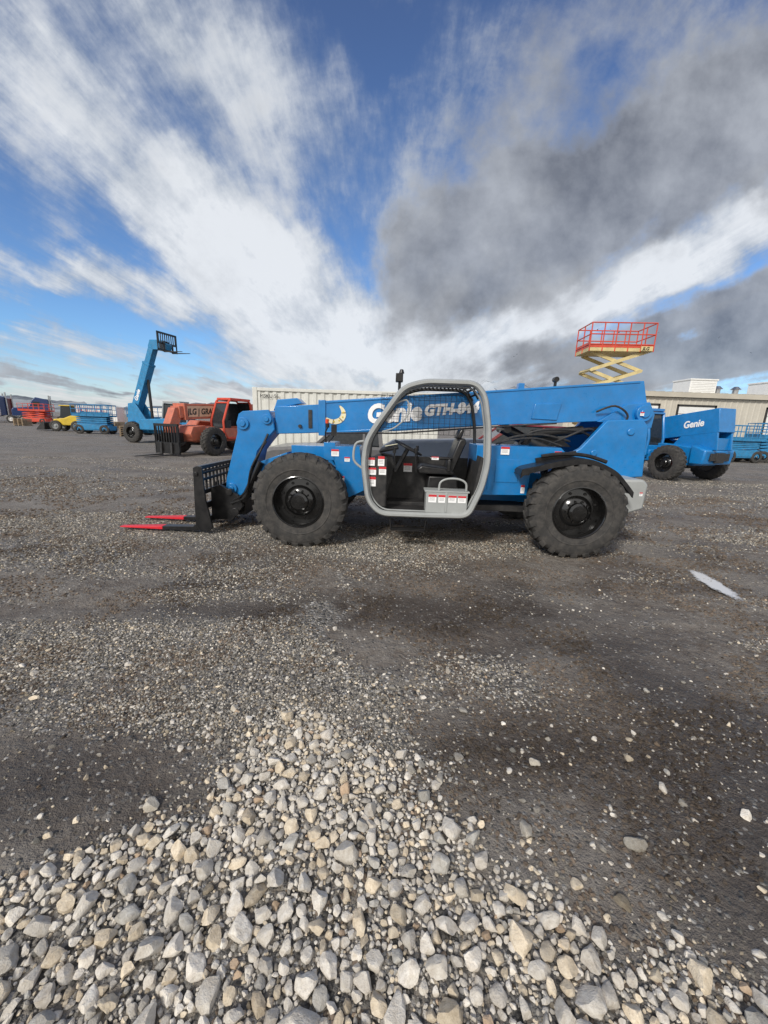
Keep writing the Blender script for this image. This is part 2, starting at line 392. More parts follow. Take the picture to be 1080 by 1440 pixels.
for i,(x,y,r,v) in enumerate(((-.93,1.28,.035,.55),(-.80,1.85,.027,.6),(.50,1.9,.03,.42),(.17,1.5,.032,.38),(.30,1.45,.03,.45),(.78,1.57,.034,.5),(.62,1.25,.04,.5),(1.05,1.2,.045,.33),(-.62,1.62,.03,.5),(.05,1.83,.022,.5))):
    V,F=rockbase(3,300+i); me=bpy.data.meshes.new('loose_stone'); me.from_pydata((V*r).tolist(),[],F.tolist()); me.polygons.foreach_set('use_smooth',[True]*len(F)); me.set_sharp_from_angle(angle=rad(27))
    at=me.color_attributes.new('tint','FLOAT_COLOR','POINT'); at.data.foreach_set('color',np.tile([v,v*.95,v*.85,1],len(V)).astype(np.float32)); me.materials.append(ROCK)
    o=bpy.data.objects.new('loose_stone',me); COL.objects.link(o); o.location=(x,y,float(gheight(np.array([x]),np.array([y]))[0])+r*.3); o.rotation_euler=(.1,.2,i*1.3)
    tag(o,'pale angular stone lying on dark muddy ground','stone','loose stones on the mud')
# puddle: a shallow water film with a ragged edge
pm=bpy.data.materials.new('puddle_water'); pm.use_nodes=True; nt=pm.node_tree; pp=nt.nodes['Principled BSDF']; pp.inputs['Base Color'].default_value=(.66,.64,.60,1); pp.inputs['Roughness'].default_value=.15
tc=nn(nt,'ShaderNodeTexCoord').outputs['Object']
mp=nn(nt,'ShaderNodeMapping',vector_type='TEXTURE'); mp.inputs['Scale'].default_value=(.13,.55,1)
wv=nn(nt,'ShaderNodeVectorMath',operation='ADD'); nt.links.new(tc,wv.inputs[0])
ws=nn(nt,'ShaderNodeVectorMath',operation='MULTIPLY'); nt.links.new(noise(nt,tc,7,4,.6,1),ws.inputs[0]); ws.inputs[1].default_value=(.14,.1,0); nt.links.new(ws.outputs[0],wv.inputs[1])
of=nn(nt,'ShaderNodeVectorMath',operation='SUBTRACT'); nt.links.new(wv.outputs[0],of.inputs[0]); of.inputs[1].default_value=(.07,.05,0); nt.links.new(of.outputs[0],mp.inputs['Vector'])
gr=nn(nt,'ShaderNodeTexGradient',gradient_type='SPHERICAL'); nt.links.new(mp.outputs[0],gr.inputs[0])
nt.links.new(rng_(nt,math_(nt,'ADD',gr.outputs['Fac'],math_(nt,'MULTIPLY',math_(nt,'SUBTRACT',noise(nt,tc,40,4,.7),.5),.7)),.18,.42),pp.inputs['Alpha'])
b=B(); b.poly([(-.3,-.6,0),(.3,-.6,0),(.3,.6,0),(-.3,.6,0)]); pu=b.build('puddle',pm,None,0,(3.62,3.95,.018),(0,0,rad(-11))); pu['kind']='structure'

# ------------------------------------------------------------------ wheels
def tyre_mesh(R=.61,W=.35,lugs=24):
    b=B(); k=R/.61; h=W/2
    half=[(.315,.0+.03),(.33,.012),(.38,.004),(.45,.0),(.51,.006),(.55,.022),(.574,.05),(.582,.11),(.584,h)]
    prof=[(r*k,y) for r,y in half]+[(r*k,W-y) for r,y in half[::-1][1:]]+[(.30*k,W-.05),(.30*k,.05)]
    b.lathe(prof,64)
    for s in (0,1):
        for i in range(lugs):
            a0=2*math.pi*(i+.5*s)/lugs; d=2*math.pi/lugs*.29
            def pt(r,y,a): 
                yy=y if s==0 else W-y
                return (r*k*math.cos(a),yy,r*k*math.sin(a))
            ys=[(.012,.535,.0,.550),(.042,.56,.02,.598),(.10,.57,.06,.606),(h+.012,.57,.16,.606)]
            prev=None
            for (y,r0,sh,r1) in ys:
                dd=d*(1.1-.2*(y>.05))
                q=[pt(r0,y,a0+sh-dd),pt(r0,y,a0+sh+dd),pt(r1,y,a0+sh+dd*.85),pt(r1,y,a0+sh-dd*.85)]
                if prev: b.loft(prev,q,0,caps=True)
                prev=q
    b.lathe([(.40*k,.0),(.405*k,-.004),(.415*k,-.004),(.42*k,.001)],64,0,False)
    return b.mesh('tyre',RUB,40)
def rim_mesh(R=.61,W=.35,mat=None):
    b=B();k=R/.61
    b.lathe([(.325*k,.028),(.33*k,.01),(.318*k,.004),(.305*k,.02),(.29*k,.07),(.28*k,.14),(.2*k,.13),(.155*k,.085),(.12*k,.075),(.115*k,.03),(.09*k,.005),(.0005,.0),(.0005,.3),(.29*k,.3),(.325*k,.25)],48)
    for i in range(10):
        a=2*math.pi*i/10; x,z=.137*k*math.cos(a),.137*k*math.sin(a)
        b.cyl((x,.10,z),(x,.05,z),.014*k,n=8)
    for i in range(6):
        a=2*math.pi*i/6; x,z=.07*k*math.cos(a),.07*k*math.sin(a)
        b.cyl((x,.03,z),(x,-.008,z),.010*k,n=6)
    for i in range(8):
        a=2*math.pi*(i+.5)/8; x,z=.24*k*math.cos(a),.24*k*math.sin(a)
        b.cyl((x,.15,z),(x,.118,z),.018*k,n=8)
    return b.mesh('rim',mat or RIMM,30)
TY=tyre_mesh(); RI=rim_mesh(); RIG=rim_mesh(mat=GREY); RIW=rim_mesh(mat=WHITE)
def wheel(parent,x,y,z,flip=False,sc=1,rim=None,steer=0,spin=0):
    w=empty('wheel',(x,y,z),steer+(math.pi if flip else 0),parent)
    obj('tyre',TY,w,rot=(0,spin,0),sc=sc); obj('rim',rim or RI,w,sc=sc)
    return w

# ------------------------------------------------------------------ main machine
MT=empty('telehandler',(-1.079,4.691,0),-rad(1.09),None,'blue telehandler with open grey cab and lowered forks on gravel','telehandler')
for x,y,fl,st,sp in ((0,0,0,0,.1),(3.49,0,0,rad(-2),.5),(0,2.42,1,0,.3),(3.49,2.42,1,rad(-2),.9)):
    wheel(MT,x,y,.60,bool(fl),1,None,st,sp)
b=B()
b.box(-.35,4.2,.88,1.66,.55,.98); b.box(-.3,.45,.88,1.6,.98,1.25)
b.prism([(-.45,.62),(-.7,.7),(-.75,1.0),(-.35,1.15),(-.3,.62)],.82,1.55)
b.prism([(.25,1.28),(.72,1.29),(.79,.71),(.59,.61),(.47,.7),(.42,1.0),(.36,1.17)],.42,.88)
b.box(.25,.4,.42,.88,1.1,1.33)
b.prism([(2.24,1.37),(3.31,1.37),(3.41,1.28),(3.2,1.2),(2.96,1.02),(2.94,.74),(2.24,.72)],.36,.9)
b.beam((2.42,.357,1.30),(2.42,.357,.80),.01,.02); b.box(2.5,2.8,.352,.36,.9,1.2); b.cyl((2.75,.35,1.05),(2.75,.36,1.05),.02,n=12)
b.build('chassis',BLUE,MT,.012)
b=B()
for x in (0,3.49):
    b.cyl((x,.32,.6),(x,2.1,.6),.085); b.cyl((x,1.05,.6),(x,1.4,.6),.2,.2); b.cyl((x,.28,.6),(x,.4,.6),.17); b.cyl((x,2.02,.6),(x,2.14,.6),.17)
b.cyl((.0,1.22,.58),(3.5,1.22,.58),.04); b.box(1.0,3.0,.5,1.7,.48,.56)
b.beam((-.15,.36,.86),(.3,.45,1.1),.05,.05); b.tube([(3.1,.4,.7),(3.2,.5,.62),(3.45,.6,.66)],.02)
b.build('axles',DARK,MT,.006)
def bz(x): return 1.845+(x+.14)*.0945
def bb_(x): return np.interp(x,[-.51,1.22,2.6,4.15],[1.37,1.50,1.63,1.73])
b=B()
b.prism([(.16,bb_(.16)),(1.22,1.50),(2.6,1.63),(3.6,1.70),(4.15,1.74),(4.41,1.66),(4.64,1.68),(4.64,1.87),(4.57,2.05),(4.50,2.275),(.16,bz(.16))],.85,1.27)
b.box(.10,.2,.83,1.29,1.40,1.885)
b.prism([(3.05,1.73),(3.4,1.72),(3.44,1.95),(3.08,1.93)],.835,.86)
b.prism([(3.95,1.72),(4.15,1.7),(4.45,1.62),(4.68,1.66),(4.69,1.84),(4.6,2.0),(4.3,1.96)],.80,.86)
b.cyl((4.52,.74,1.85),(4.52,1.38,1.85),.11,n=28); b.cyl((4.52,.72,1.85),(4.52,.75,1.85),.06,n=20)
b.box(2.85,2.93,.9,1.0,2.12,2.2)
b.beam((.2,.846,bz(.2)-.02),(4.45,.846,bz(4.45)-.02),.012,.03); b.beam((.2,.846,bb_(.2)+.02),(2.6,.846,bb_(2.6)+.02),.012,.03)
bo=b.build('boom',BLUE,MT,.008)
b=B(); b.prism([(-.52,1.40),(-.15,1.42),(.14,1.44),(.14,1.83),(-.53,1.78)],.89,1.23)
b.prism([(-.56,1.72),(-.50,1.875),(-.22,1.905),(-.14,1.835),(-.5,1.76)],.92,1.2)
b.build('boom_extension',BLUE,MT,.01)
b=B()
b.box(-.05,.0,.875,.892,1.5,1.75)
b.cyl((-.17,.86,1.52),(-.17,.9,1.52),.025,n=10)
b.tube([(.2,.83,1.44),(1.2,.82,1.47),(2.4,.83,1.59),(3.4,.83,1.68)],.012)
b.tube(smooth([(3.9,.8,1.85),(4.1,.72,1.93),(4.3,.74,1.8),(4.2,.8,1.6),(4.05,.9,1.45)],5,False),.014)
b.tube(smooth([(3.3,.9,1.35),(3.5,.7,1.5),(3.8,.75,1.62),(4.0,.85,1.55)],5,False),.014)
b.tube(smooth([(2.9,.8,1.38),(3.05,.75,1.55),(3.4,.72,1.60),(3.8,.8,1.56),(4.0,.9,1.4)],5,False),.017)
b.tube(smooth([(2.6,.7,1.38),(2.8,.7,1.48),(3.2,.74,1.52),(3.6,.8,1.44)],5,False),.017)
b.tube(smooth([(2.55,.66,1.38),(2.75,.64,1.44),(3.1,.66,1.47),(3.45,.7,1.38)],5,False),.013)
b.build('hydraulic_hose',DARK,MT)
b=B(); b.cyl((2.72,1.06,1.60),(3.4,1.06,1.28),.08,n=20); b.cyl((3.0,.66,1.43),(3.28,.66,1.33),.05)
b.cyl((3.1,.92,1.52),(3.8,.92,1.60),.06); b.cyl((3.8,.92,1.60),(4.15,.92,1.64),.03); b.cyl((2.75,.86,1.575),(2.75,1.3,1.575),.05)
b.prism([(3.0,1.36),(3.1,1.5),(3.5,1.5),(3.7,1.36)],.95,1.35)
b.build('lift_cylinder',BLACK,MT)
b=B()
for y in (.70,1.42):
    b.prism([(4.02,1.74),(4.49,1.77),(4.57,1.68),(4.62,1.0),(4.1,.95),(3.9,1.13),(3.60,1.20),(3.57,1.27),(3.72,1.36)],y,y+.08)
b.box(4.4,4.58,.78,1.42,.95,1.55); b.box(3.6,4.4,.78,1.42,.9,1.2)
b.cyl((3.9,.68,1.30),(3.9,.71,1.30),.045); b.cyl((4.35,.68,1.6),(4.35,.71,1.6),.05)
b.build('rear_frame',BLUE,MT,.012)
b=B(); b.prism([(4.05,1.0),(4.39,1.01),(4.46,.95),(4.45,.62),(4.25,.55),(4.12,.60)],.3,2.12); b.build('counterweight',GREY,MT,.03)
arc=smooth([(2.74,.1,1.07),(2.80,.1,1.12),(2.98,.1,1.17),(3.23,.1,1.235),(3.55,.1,1.26),(3.86,.1,1.14),(4.02,.1,1.0),(4.13,.1,.88)],5,False)
b=B()
for y0,y1,th,drop in ((.06,.48,.035,0),(.05,.075,.07,.02)):
    for i in range(len(arc)-1):
        p,q=arc[i],arc[i+1]
        b.loft([(p.x,y0,p.z),(p.x,y1,p.z),(p.x,y1,p.z-th),(p.x,y0,p.z-th)],[(q.x,y0,q.z),(q.x,y1,q.z),(q.x,y1,q.z-th),(q.x,y0,q.z-th)],0,False)
b.prism([(2.73,1.04),(2.84,1.04),(2.86,1.14),(2.75,1.11)],.06,.3)
b.beam((3.2,.4,1.2),(3.25,.7,1.0),.06,.06); b.beam((3.0,.36,1.2),(3.5,.36,1.31),.05,.06)
b.tube(smooth([(3.05,.3,1.26),(3.3,.28,1.3),(3.6,.28,1.29),(3.85,.25,1.22)],4,False),.025)
b.build('fender',BLACK,MT)
b=B(); b.prism([(.95,.62),(.95,1.2),(1.15,1.33),(2.6,1.40),(2.8,1.3),(2.8,.62)],1.55,2.3); b.build('engine_hood',GREY,MT,.04)
b=B(); g=[(-1.05,1.56),(-1.02,1.66),(-.96,1.70),(-.60,1.73),(-.54,1.60),(-.52,1.46),(-.66,1.30),(-.78,1.15),(-.86,.82),(-1.0,.55),(-1.10,.42),(-1.2,.44),(-1.27,.55),(-1.24,.75),(-1.17,.99),(-1.05,1.40)]
b.prism(g,.82,.88); b.prism(g,1.22,1.28)
b.prism([(x*.985-.014,z*.99) for x,z in g],.88,1.22)
for x,z,r in ((-.96,1.53,.085),(-.62,1.60,.07),(-1.17,.60,.08)):
    b.cyl((x,.79,z),(x,1.31,z),r,n=24); b.cyl((x,.77,z),(x,.79,z),r*.5,n=16)
b.build('gooseneck',BLUE,MT,.006)
b=B(); b.cyl((-.72,.80,1.0),(-1.0,.80,.42),.05); b.tube(smooth([(-.6,.78,1.4),(-.72,.7,1.1),(-.85,.7,.8),(-.95,.75,.5),(-1.15,.7,.4)],5,False),.016)
b.tube(smooth([(-.62,.76,1.3),(-.8,.65,.95),(-.9,.66,.6),(-1.1,.65,.45)],5,False),.014)
b.build('tilt_cylinder',BLACK,MT)
b=B()
for y in (.42,1.55): b.prism([(-1.52,.93),(-1.46,.96),(-1.40,.94),(-1.38,.5),(-1.30,.1),(-1.36,.05),(-1.50,.06),(-1.54,.2)],y,y+.035)
for z,h in ((.90,.05),(.74,.035),(.55,.06),(.12,.09)): b.box(-1.50,-1.44,.455,1.55,z,z+h)
for i in range(9): b.box(-1.485,-1.455,.55+i*.115,.57+i*.115,.57,.92)
b.box(-1.5,-1.45,.455,1.55,.33,.42)
b.prism([(-1.45,.15),(-1.44,.62),(-1.30,.66),(-1.05,.52),(-.98,.36),(-1.15,.14)],.72,.78); b.prism([(-1.45,.15),(-1.44,.62),(-1.30,.66),(-1.05,.52),(-.98,.36),(-1.15,.14)],1.3,1.36)
b.cyl((-1.17,.7,.56),(-1.17,1.4,.56),.05); b.cyl((-1.1,.7,.27),(-1.1,1.4,.27),.06); b.cyl((-1.48,.40,.85),(-1.48,1.6,.85),.028)
b.box(-1.42,-1.0,.85,1.2,.2,.42)
b.build('fork_carriage',BLACK,MT,.006)
for y in (.46,1.02):
    f=B()
    f.prism([(-1.53,.62),(-1.50,.66),(-1.50,.06),(-1.56,.04),(-2.04,.04),(-2.04,.085),(-1.60,.10),(-1.56,.14)],y,y+.12,0)
    f.loft([(-2.04,y,.04),(-2.04,y+.12,.04),(-2.04,y+.12,.085),(-2.04,y,.085)],[(-2.66,y+.02,.042),(-2.66,y+.10,.042),(-2.66,y+.10,.055),(-2.66,y+.02,.055)],1)
    f.build('fork',[BLACK,RED],MT,.004)
# cab
CAB=empty('cab',(0,0,0),0,MT)
outl=[(1.24,2.05),(1.50,2.13),(2.12,2.13),(2.25,1.98),(2.33,1.60),(2.36,1.16),(2.31,.84),(2.16,.46),(1.62,.45),(1.0,.45),(.84,.62),(.77,1.10),(.80,1.38),(.90,1.56)]
cx,cz=1.6,1.25
mid=[(x+(cx-x)*.042,z+(cz-z)*.042) for x,z in outl]
sm=chamfer([(x,0,z) for x,z in mid],.11,5)
b=B(); b.tube([(p.x,.08,p.z) for p in sm],.037,True,8,0,.05)
b.tube([(p.x+(cx-p.x)*.05,.135,p.z+(cz-p.z)*.05) for p in sm],.011,True,8,0,.018)
b.build('door_frame',GREY,CAB,sharp=50)
b=B(); far=[(p.x+(cx-p.x)*.03,.80,p.z+(cz-p.z)*.03) for p in sm]; b.tube(far,.022,True,8)
b.build('inner_frame',DARK,CAB)
b=B(); n=len(sm)
def ztop(x): 
    c=[(p.x,p.z) for p in sm if p.z>1.84]; c.sort(); return float(np.interp(x,[q[0] for q in c],[q[1] for q in c]))
xx=1.30
while xx<2.22:
    z=ztop(xx); b.beam((xx,.1,z),(xx,.80,z),.014,.024); xx+=.052
for y in (.12,.45,.79):
    pts=[(x,y,ztop(x)+.012) for x in np.linspace(1.28,2.22,14)]; b.tube(pts,.012,n=6)
b.build('roof',DARK,CAB)
b=B()
b.box(1.0,2.1,.1,.82,.47,.52); b.box(.95,2.22,.80,.83,.5,1.16)
b.prism([(2.20,.6),(2.26,.95),(2.29,1.22),(2.25,1.24),(2.17,.62)],.12,.82)
b.prism([(.86,.75),(.81,1.1),(.84,1.15),(.9,.78)],.14,.82)
b.build('cab_panel',DARK,CAB)
b=B(); b.prism([(.88,.60),(.84,1.12),(1.0,1.20),(1.16,1.18),(1.2,1.05),(1.08,.6)],.42,.80); b.box(.88,1.10,.13,.35,.55,1.18)
b.prism([(.98,1.22),(1.24,1.28),(1.22,1.33),(.98,1.26)],.35,.78)
b.build('dashboard',DARK,CAB,.02)
b=B(); b.poly([(1.05,.5,1.30),(1.22,.5,1.335),(1.22,.72,1.335),(1.05,.72,1.30)])
b.build('paper_notice',CREAM,CAB)
b=B(); c=Vector((1.36,.42,1.30)); nrm=Vector((.45,0,.9)).normalized(); u=Vector((0,1,0)); w=nrm.cross(u)
ring=[c+(u*math.cos(t)+w*math.sin(t))*.19 for t in np.linspace(0,2*math.pi,33)[:-1]]
b.tube(ring,.016,True,8); b.tube([c-nrm*.35,c-nrm*.02],.03)
for t in (0.5,2.6,4.7): b.tube([c-nrm*.02,c+(u*math.cos(t)+w*math.sin(t))*.18],.01)
b.build('steering_wheel',BLACK,CAB)
for (x,y) in ((1.47,.26),(1.52,.78),(1.20,.22)):
    b=B(); b.tube([(x,y,1.0),(x-.02,y,1.24)],.010); b.cyl((x-.02,y,1.24),(x-.02,y,1.31),.022); b.build('control_lever',BLACK,CAB)
b=B()
b.prism([(1.50,.98),(1.48,1.04),(1.54,1.09),(1.92,1.05),(1.98,.98)],.3,.76); b.prism([(1.86,1.03),(1.95,1.0),(2.10,1.40),(2.07,1.45),(2.0,1.43)],.32,.74)
b.prism([(1.97,1.44),(2.04,1.43),(2.08,1.55),(2.03,1.57)],.42,.64)
b.prism([(1.6,.55),(1.64,.95),(2.02,.95),(2.05,.55)],.36,.72); b.box(1.62,1.92,.25,.30,1.17,1.21); b.box(1.86,1.91,.25,.3,1.02,1.19)
b.build('seat',BLACK,CAB,.03)
b=B(); b.box(1.6,2.12,.09,.32,.52,.78); b.box(1.58,2.14,.085,.33,.78,.80); b.tube(smooth([(1.76,.12,.80),(1.77,.12,.9),(1.86,.12,.95),(2.0,.12,.95),(2.09,.12,.9),(2.1,.12,.80)],4,False),.014)
b.box(1.84,1.87,.083,.092,.53,.78)
b.build('step_box',GREY,CAB,.008)
b=B(); x0,x1,z0,z1=.98,2.22,1.47,2.0
for i in range(18):
    x=x0+i*.0729; b.beam((x,.80,z0),(x,.80,z1),.005,.005)
for i in range(8):
    z=z0+i*.0757; b.beam((x0,.796,z),(x1,.796,z),.005,.005)
b.build('mesh_guard',BLACK,CAB)
b=B()
b.tube([(1.15,.12,.46),(1.17,.1,.28),(1.6,.1,.28),(1.62,.12,.46)],.012); b.box(1.17,1.6,.06,.2,.27,.285)
b.build('step',BLACK,CAB)
b=B(); b.tube(smooth([(.80,.1,1.38),(.70,.1,1.34),(.68,.1,1.15),(.78,.1,1.05)],4,False),.015)
b.build('grab_handle',GREY,CAB)
b=B(); b.tube(smooth([(1.12,.12,1.80),(1.3,.12,1.88),(1.33,.12,1.72),(1.18,.12,1.56),(1.02,.12,1.50)],5,False),.010)
b.build('grab_handle',GREY,CAB)
b=B(); b.cyl((1.21,.3,2.0),(1.21,.3,2.12),.018); b.box(1.16,1.25,.24,.36,2.10,2.2); b.cyl((1.23,.3,2.2),(1.23,.3,2.25),.035,.02)
b.build('work_light',BLACK,CAB,.008)
b=B(); b.tube(smooth([(.28,.45,1.3),(.27,.43,1.45),(.30,.42,1.52)],4,False),.01); b.tube(smooth([(.28,.45,1.3),(.38,.43,1.42),(.38,.42,1.5)],4,False),.009); b.cyl((.3,.42,1.52),(.3,.42,1.575),.024); b.box(.35,.42,.4,.43,1.42,1.56)
b.build('mirror',BLACK,MT)
b=B(); b.cyl((.29,.44,1.575),(.29,.44,1.63),.022); b.build('marker_lamp',LIGHTR,MT)
b=B(); b.cyl((3.34,.9,2.15),(3.34,.9,2.26),.02); b.cyl((3.34,.86,2.26),(3.34,.94,2.26),.035); b.build('boom_sensor',BLACK,MT)
def label(x,z,y,w,h,parent=MT,red=True):
    q=B(); q.box(x-w/2,x+w/2,y-.004,y-.001,z-h/2,z+h/2,0)
    if red: q.box(x-w/2,x+w/2,y-.0055,y-.004,z+h*.22,z+h/2,1)
    for i in range(3): q.box(x-w*.38,x+w*.3,y-.005,y-.004,z+h*(.08-.15*i),z+h*(.11-.15*i),2)
    q.build('warning_label',[DEC,DECR,DARK],parent)
for a in ((2.6,1.31,.352,.11,.10),(2.88,.82,.36,.05,.11),(3.28,1.29,.36,.09,.07),(.40,1.20,.42,.10,.09),(.56,1.12,.42,.07,.06),(.50,.85,.42,.05,.09),(4.38,.82,.3,.04,.05),(4.47,1.84,.72,.05,.05)): label(*a)
for a in ((.89,1.13,.13,.10,.10),(.90,1.01,.13,.12,.09),(.90,.88,.13,.12,.12),(1.02,1.14,.13,.08,.12),(1.04,1.02,.13,.09,.10),(1.68,.70,.09,.10,.10),(1.80,.70,.09,.09,.10),(1.93,.70,.09,.10,.09),(2.05,.70,.09,.10,.09),(1.38,1.0,.795,.12,.12),(1.70,1.19,.25,.09,.04)): label(*a,parent=CAB)
sl=rad(5.4)
text('brand_lettering','Genie',.34,MT,(.78,.836,1.60),(rad(90),-sl*1.0,0),DEC,.2,.016,.92)
text('model_lettering','GTH-844',.19,MT,(1.57,.836,1.725),(rad(90),-sl,0),DEC,.25,.012,1.0)
b=B(); ci=[];co=[]
for t in np.linspace(rad(-160),rad(70),26):
    w=math.sin((t-rad(-160))/rad(230)*math.pi)**.5
    co.append((.33+.155*math.cos(t),.842,1.70+.135*math.sin(t))); ci.append((.33+(.15-.07*w)*math.cos(t),.842,1.705+(.13-.062*w)*math.sin(t)))
for i in range(25): b.poly([co[i],co[i+1],ci[i+1],ci[i]],0 if i%6 else 2)
for i in range(3,23,4):
    m_=[(co[i][j]+ci[i][j])/2 for j in range(3)]
    b.cyl((m_[0],.842,m_[2]),(m_[0],.838,m_[2]),.012,n=8,m=1)
b.build('emblem',[CREAM,YELLOW,WOOD],MT)

# ------------------------------------------------------------------ background telehandlers
def tele(loc,ang,paint,cabm,boom_ang,L,label_,txt=None,rim=None,txtm=DEC,cab=True,panel=False,bw=1.,tx=(.60,.12),ts=.34,low=False,of=.72):
    E=empty('telehandler',(loc[0],loc[1],0),ang,None,label_,'telehandler')
    for x in (-1.55,1.55):
        wheel(E,x,1.23,.6,True,1,rim); wheel(E,x,-1.23,.6,False,1,rim)
    q=B(); q.prism([(-2.1,.55),(-2.15,1.15),(-1.0,1.25),(1.2,1.2),(1.95,1.0),(2.0,.55)],-.55,.55); q.box(-.8,.8,.4,1.0,.6,1.0); q.prism([(1.6,.6),(1.5,1.25),(2.15,1.2),(2.3,.9),(2.2,.6)],-.6,.6); q.build('chassis',paint,E,.03)
    q=B()
    for x in (-1.55,1.55): q.cyl((x,-1.0,.6),(x,1.0,.6),.09); q.cyl((x,-.2,.6),(x,.2,.6),.2)
    q.cyl((-1.55,0,.55),(1.55,0,.55),.05); q.build('axles',DARK,E)
    q=B(); q.prism([(-2.45,.62),(-2.5,1.1),(-2.0,1.25),(-2.0,.6)],-.7,.7); q.build('counterweight',paint,E,.05)
    q=B(); q.box(-2.53,-2.46,-.45,-.2,.75,1.0); q.box(-2.53,-2.46,.2,.45,.75,1.0); q.box(-2.54,-2.47,-.2,.2,.68,1.02); q.build('rear_grille',DARK,E,.01)
    q=B()
    for y in (-.38,.30): q.prism([(-2.6,1.1),(-2.45,2.25),(-1.95,2.3),(-1.1,1.15)],y,y+.08)
    q.box(-2.5,-2.2,-.3,.3,1.1,1.5); q.build('boom_tower',paint,E,.02)
    q=B(); q.prism([(-1.0,.75),(-1.05,1.35),(.9,1.45),(1.15,1.2),(1.15,.75)],-1.1,-.45); q.build('engine_hood',paint,E,.05)
    ca,sa=math.cos(boom_ang),math.sin(boom_ang); px,pz=-2.15,2.0
    q=B(); q.box(-.35,L*of,-.23*bw,.23*bw,-.22*bw,.24*bw); q.box(L*(of-.02),L*(of+.01),-.25*bw,.25*bw,-.24*bw,.26*bw); bm_=q.build('boom',paint,E,.015,(px,0,pz),(0,-boom_ang,0))
    q=B(); q.box(L*.5,L,-.19*bw,.19*bw,-.17*bw,.18*bw); q.prism([(L-.1,.2),(L+.15,.18),(L+.5,-.5),(L+.45,-.95),(L+.25,-.95),(L-.1,-.2)] if boom_ang<.5 else [(L-.15,.2),(L+.25,.2),(L+.55,-.5),(L+.5,-1.0),(L+.2,-1.0),(L-.15,-.2)],-.2,.2)
    q.build('boom_extension',paint,E,.015,(px,0,pz),(0,-boom_ang,0))
    q=B(); q.cyl((-1.1,0,1.1),(px+1.9*ca+.2*sa,0,pz+1.9*sa-.22*ca),.08); q.build('lift_cylinder',BLACK,E)
    if boom_ang<.5:
        ex=px+(L+.35)*ca-(-.95)*sa*1; ez=pz+(L+.35)*sa-.95*ca
        cxx,czz=ex+.15,(0.04 if low else max(.05,ez-.35))
    else:
        cxx,czz=px+(L+.35)*ca+.85*sa,pz+(L+.35)*sa-.85*ca-.35
    q=B()
    hb=1.05 if not low else 1.25
    for z in (.06,.42,hb-.1): q.box(cxx,cxx+.06,-.7,.7,czz+z,czz+z+.1)
    for y in np.linspace(-.6,.6,9): q.box(cxx+.01,cxx+.05,y-.02,y+.02,czz+.45,czz+hb-.05)
    for y in (-.70,.66): q.box(cxx,cxx+.06,y,y+.04,czz+.05,czz+hb)
    q.box(cxx-.35,cxx,-.2,.2,czz+.1,czz+.6)
    if low: q.box(cxx-.02,cxx+.05,-.68,.68,czz+.1,czz+.45); q.box(cxx-.5,cxx,-.3,.3,czz+.5,czz+.9)
    q.build('fork_carriage',BLACK,E)
    for y in (-.35,.25):
        f=B(); f.prism([(cxx+.06,czz+.5),(cxx+.11,czz+.5),(cxx+.12,czz+.05),(cxx+1.25,czz+.02),(cxx+1.25,czz),(cxx+.06,czz)],y,y+.1); f.build('fork',DARK,E)
    if cab:
        C2=empty('cab',(0,0,0),0,E)
        q=B(); lo=[Vector(p) for p in ((1.0,0,1.0),(1.02,0,1.45),(.66,0,2.3),(.55,0,2.38),(-.5,0,2.38),(-.62,0,2.28),(-.78,0,1.4),(-.75,0,.8),(-.6,0,.72),(.8,0,.72))]
        q.tube([(p.x,1.12,p.z) for p in lo],.05,True); q.tube([(p.x,.4,p.z) for p in lo],.05,True)
        for x,z in ((.7,2.25),(-.65,2.3),(1.0,1.0),(-.76,.85)): q.beam((x,.4,z),(x,1.12,z),.06,.06)
        q.build('cab_frame',cabm,C2)
        q=B(); q.box(-.62,.6,.36,1.16,2.36,2.46); q.build('roof',cabm,C2,.02)
        q=B(); q.box(-.5,.1,.5,1.0,.8,1.15); q.prism([(-.5,1.1),(-.6,1.7),(-.45,1.7),(-.35,1.1)],.5,1.0); q.box(.5,.85,.5,1.05,.8,1.5); q.build('seat',DARK,C2,.03)
        q=B(); q.prism([(.97,1.0),(1.0,1.45),(.66,2.3),(.63,2.3),(.96,1.45),(.93,1.0)],.44,1.08); q.prism([(-.72,.95),(-.76,1.4),(-.6,2.28),(-.57,2.28),(-.72,1.4),(-.68,.95)],.44,1.08); q.prism([(-.7,1.2),(-.72,1.4),(-.58,2.25),(.6,2.25),(.92,1.45),(.92,1.2)],.42,.44); q.build('windscreen',GLASS,C2)
        q=B(); q.box(-.76,.98,.44,1.14,.72,1.16); q.build('cab_side',paint,C2,.02)
    if txt:
        for sgn in (1,-1):
            xs=L*tx[0] if sgn>0 else L*tx[1]; yy=.235*bw
            if panel:
                q=B(); q.box(L*.40,L*.945,sgn*yy-.001,sgn*yy+.003,-.2,.24); q.build('name_panel',PEACH,bm_)
            text('brand_lettering',txt,ts,bm_,(xs,sgn*(yy+.007),-.10),(rad(90),0,math.pi if sgn>0 else 0),txtm,.2,.01,.85)
    return E
h=(-.4,-.917)
tele((-7.71,18.42),math.atan2(h[1],h[0]),ORANGE,ORED,rad(-3),4.6,'orange telehandler with lowered fork carriage and dark tyres','JLG | GRADALL',None,DARK,True,True,1.35,(.93,.42),.34,True,.95)
tele((-13.1,23.5),math.atan2(-.25,.97),BLUE2,GREY,rad(65),3.85,'blue telehandler with its boom raised high into the sky','Genie',None,DEC,True,False,1.0)
tele((10.3,15.3),rad(108),BLUE,BLUE,rad(-9),4.0,'blue telehandler parked beside the metal building seen from behind','Genie',None,DEC,True,False,1.68,(.19,.03),.32)
